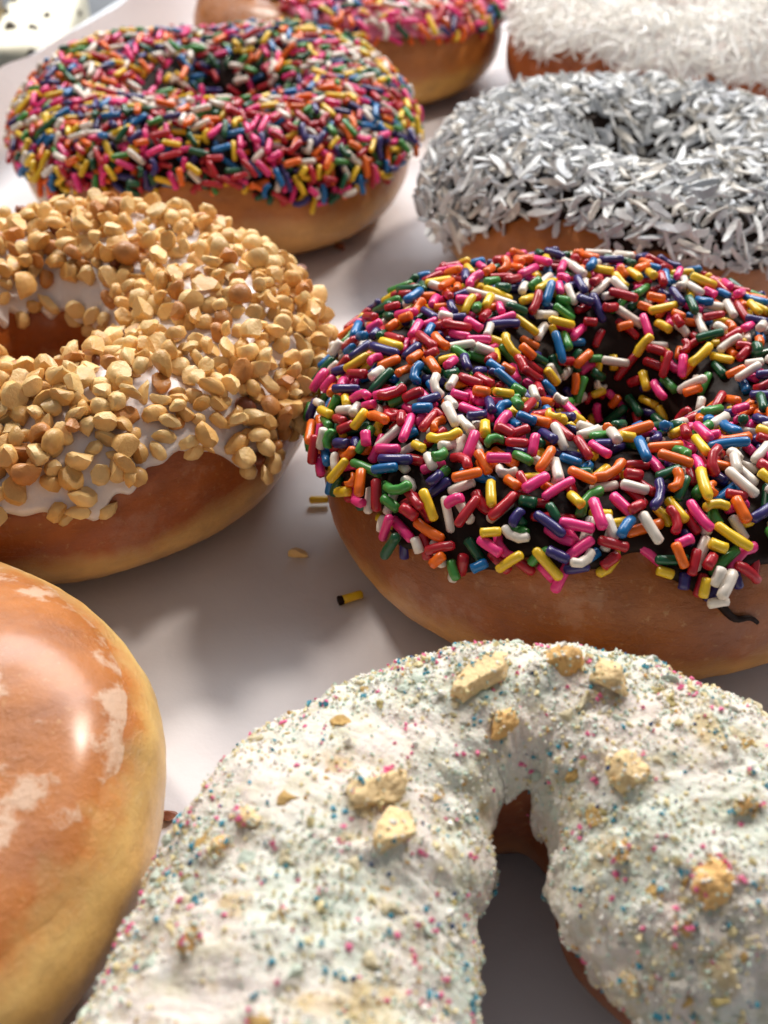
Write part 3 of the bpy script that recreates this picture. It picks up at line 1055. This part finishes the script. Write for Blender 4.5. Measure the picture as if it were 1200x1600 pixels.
    nzd = noise3(ic.Q.reshape(-1, 3), 0.8, 88, 2).reshape(ic.U.shape)
    w = np.clip(0.75 + 1.3 * nzd, 0.15, 2)
    # soft rounded crumbs half sunk in the frosting, big enough to tell apart
    LT = []
    for i in range(8):
        V, F = chunk_template(700 + i, 3); V = V * (1 + 0.55 * noise3(V * 2, 1.9, i, 3) + np.random.default_rng(i).normal(0, 0.07, len(V)))[:, None]; LT.append((V, F))
    LM = [plain_mat('crumb_' + n, c, 0.7, vary=0.12, subs=0.2, sub_cm=0.1, bumpy=0.6, bscale=9) for n, c in (('cream', srgb(226, 210, 172)), ('mint', srgb(206, 216, 198)), ('white', srgb(228, 220, 206)), ('tan', srgb(206, 166, 98)), ('olive', srgb(190, 172, 112)))]
    idx, P, Nn = sample_icing(ic, 620, np.clip(0.6 + 1.4 * nzd, 0.1, 2), rng)
    for k in range(620):
        L = float(np.clip(rng.gamma(4.0, 0.034), 0.07, 0.26))
        t = rng.normal(size=3); t -= Nn[k] * (t @ Nn[k]); t /= np.linalg.norm(t)
        add_piece(d, 'crumb', g.choice(LT), g.choices(LM, (30, 26, 22, 12, 10))[0], P[k] - Nn[k] * L * 0.12, t, Nn[k], (L, L * g.uniform(.7, 1), L * 0.75), L, L * 0.4)
    N = 15000
    idx, P, Nn = sample_icing(ic, N, w, rng)
    for V, n in CH:                                   # crumbs cling to the chunks too
        k = rng.integers(0, len(V), 70)
        P = np.concatenate([P, V[k]]); Nn = np.concatenate([Nn, np.repeat(n[None], 70, 0)])
    N = len(P)
    VV, FF, MI = [], [], []; off = 0
    mats = list(GM.values()); kn = list(GM)
    for k in range(N):
        q = rng.random()
        name = 'white' if q < .36 else 'mint' if q < .62 else 'cream' if q < .90 else 'tan' if q < .932 else 'pink' if q < .968 else 'blue' if q < .993 else 'navy'
        s = rng.uniform(0.014, 0.036) if name in ('white', 'mint', 'cream', 'tan') else rng.uniform(0.022, 0.052)
        if name in ('cream', 'white') and rng.random() < 0.05: s *= 2
        if name == 'navy': s *= 0.75
        V, F = G[k % 8]
        c = P[k] + rng.normal(size=3) * 0.006 + Nn[k] * s * 0.3
        R = basis(rng.normal(size=3), Nn[k])
        VV.append((V * s) @ R.T + c); FF.append(F + off); MI.append(np.full(8, kn.index(name))); off += 6
        if name in ('pink', 'blue') and rng.random() < 0.35:      # small clusters
            for _ in range(rng.integers(1, 4)):
                c2 = c + rng.normal(size=3) * 0.05; c2 -= Nn[k] * ((c2 - c) @ Nn[k])
                VV.append((V * s * rng.uniform(.6, 1)) @ R.T + c2); FF.append(F + off); MI.append(np.full(8, kn.index(name))); off += 6
    me = mesh_np('sugar_grains', np.concatenate(VV), np.concatenate(FF), mats, np.concatenate(MI), smooth=False)
    tag(link('sugar_grains', me, root), kind='stuff')
    finish(d, do, io); return d


for fn in (donut_h, donut_g, donut_b, donut_c, donut_a, donut_d, donut_e, donut_f):
    fn()
rank_pieces(OCC)
emit_pieces()


# ------------------------------------------------------------------ loose bits on the paper
def loose_strand(loc, rot, L, r, mat, label, name='loose_sprinkle'):
    V, F = SPR_T[0]
    V = V * np.array([L, r / 0.13, r / 0.13])
    o = link(name, mesh_np(name, V, F, [mat]))
    o.location = (loc[0] * CM, loc[1] * CM, (r - 0.03) * CM); o.rotation_euler = (0, 0.0, rot)
    return tag(o, label, 'sprinkle')


s1 = loose_strand((-0.52, 13.43), 0.42, 0.40, 0.075, SPR_M['yellow'], 'yellow sprinkle with a chocolate tip lying on the paper in front')
V, F = SPR_T[1]
link('chocolate_tip', mesh_np('chocolate_tip', V * np.array([0.09, 0.62, 0.62]) + np.array([-0.19, 0, 0]), F, [CHOC]), s1)
loose_strand((-1.15, 15.93), 0.05, 0.36, 0.07, SPR_M['yellow'], 'yellow sprinkle in deep shade between the peanut and sprinkle donuts')


def loose_crumb(loc, size, mat, label, seed, name='loose_crumb', cat='crumb'):
    V, F = chunk_template(seed, 4)
    me = mesh_np(name, V * size, F, [mat]); sharpen(me, 38)
    o = link(name, me); o.location = (loc[0] * CM, loc[1] * CM, (size * 0.25 - 0.04) * CM); o.rotation_euler = (0.1, 0.1, seed)
    return tag(o, label, cat)


NUTM = bpy.data.materials['peanut_tan']
loose_crumb((-1.43, 14.49), 0.34, bpy.data.materials['peanut_pale'], 'tan peanut crumb lying on a patch of lit paper', 801)
loose_crumb((-2.04, 24.65), 0.26, bpy.data.materials['peanut_roasted'], 'small brown crumb on the paper behind the peanut donut', 802)
loose_crumb((-1.07, 25.8), 0.24, bpy.data.materials['peanut_skin'], 'dark crumb on the paper below the far sprinkle donut', 803)
loose_crumb((-2.86, 9.27), 0.24, bpy.data.materials['peanut_skin'], 'reddish brown crumb wedged between the glazed and crumb donuts', 804)


# ------------------------------------------------------------------ cream cakes on the shelf behind the tray
CREAM = plain_mat('cream_frosting', (0.84, 0.80, 0.64, 1), 0.55, subs=0.2, sub_cm=0.3, bumpy=0.4, bscale=1.5)
COOKIE = plain_mat('cookie_bits', (0.11, 0.09, 0.07, 1), 0.7, bumpy=0.5, bscale=6)
TAN = plain_mat('caramel_bits', srgb(190, 160, 80), 0.6)


def cream_cake(loc, size, rot, label, seed, body):
    root = empty('frosted_bar', loc); root.rotation_euler = (0, 0, rot)
    tag(root, label, 'cake', 'frosted bars beside the tray')
    bm = bmesh.new(); bmesh.ops.create_cube(bm, size=1)
    bmesh.ops.subdivide_edges(bm, edges=bm.edges[:], cuts=9, use_grid_fill=True)
    for q in bm.verts:
        p = q.co.copy()
        n = Vector([spow(np.array(x * 2), 1.0).item() for x in p])
        k = (abs(n.x) ** 8 + abs(n.y) ** 8 + abs(n.z) ** 8) ** (1 / 8)
        p = n / max(k, 1e-6) * 0.5 * max(abs(n.x), abs(n.y), abs(n.z))
        p *= 1 + 0.05 * noise.fractal(p * 3 + Vector((seed, 0, 0)), 1, 2, 3)
        q.co = Vector((p.x * size[0], p.y * size[1], (p.z + 0.5) * size[2])) * CM
    me = bpy.data.meshes.new('cream_body'); bm.to_mesh(me); bm.free(); me.materials.append(body)
    for f in me.polygons: f.use_smooth = True
    link('cream_body', me, root)
    g = random.Random(seed)
    for i in range(16):
        face = g.choice('ftrl')
        a, b = g.uniform(-.42, .42), g.uniform(-.42, .42)
        if face == 't': p = (a * size[0], b * size[1], size[2] * .99)
        elif face == 'f': p = (a * size[0], -size[1] * .49, (b + .5) * size[2])
        else: p = (size[0] * (.49 if face == 'r' else -.49), a * size[1], (b + .5) * size[2])
        s = g.uniform(0.18, 0.5)
        V, F = chunk_template(seed * 50 + i, 1)
        o = link('cookie_bit', mesh_np('cookie_bit', V * s, F, [COOKIE if g.random() < .7 else TAN]), root)
        o.location = Vector(p) * CM; o.rotation_euler = (g.uniform(0, 6), g.uniform(0, 6), g.uniform(0, 6))


cream_cake((-11.75, 41.2, -1.1), (2.5, 8.2, 2.4), 0.10, 'cream frosted bar with dark cookie bits beyond the left edge of the tray', 3, CREAM)
cream_cake((-14.9, 41.0, -1.1), (2.7, 8.2, 2.0), 0.12, 'frosted bar coloured dark tan as if in shade, with dark bits in the top left corner, half out of the photo', 5, plain_mat('shaded_tan_frosting', (0.22, 0.17, 0.11, 1), 0.6, bumpy=0.4, bscale=1.5))  # second bar: its dark tan frosting has the shade painted into the colour
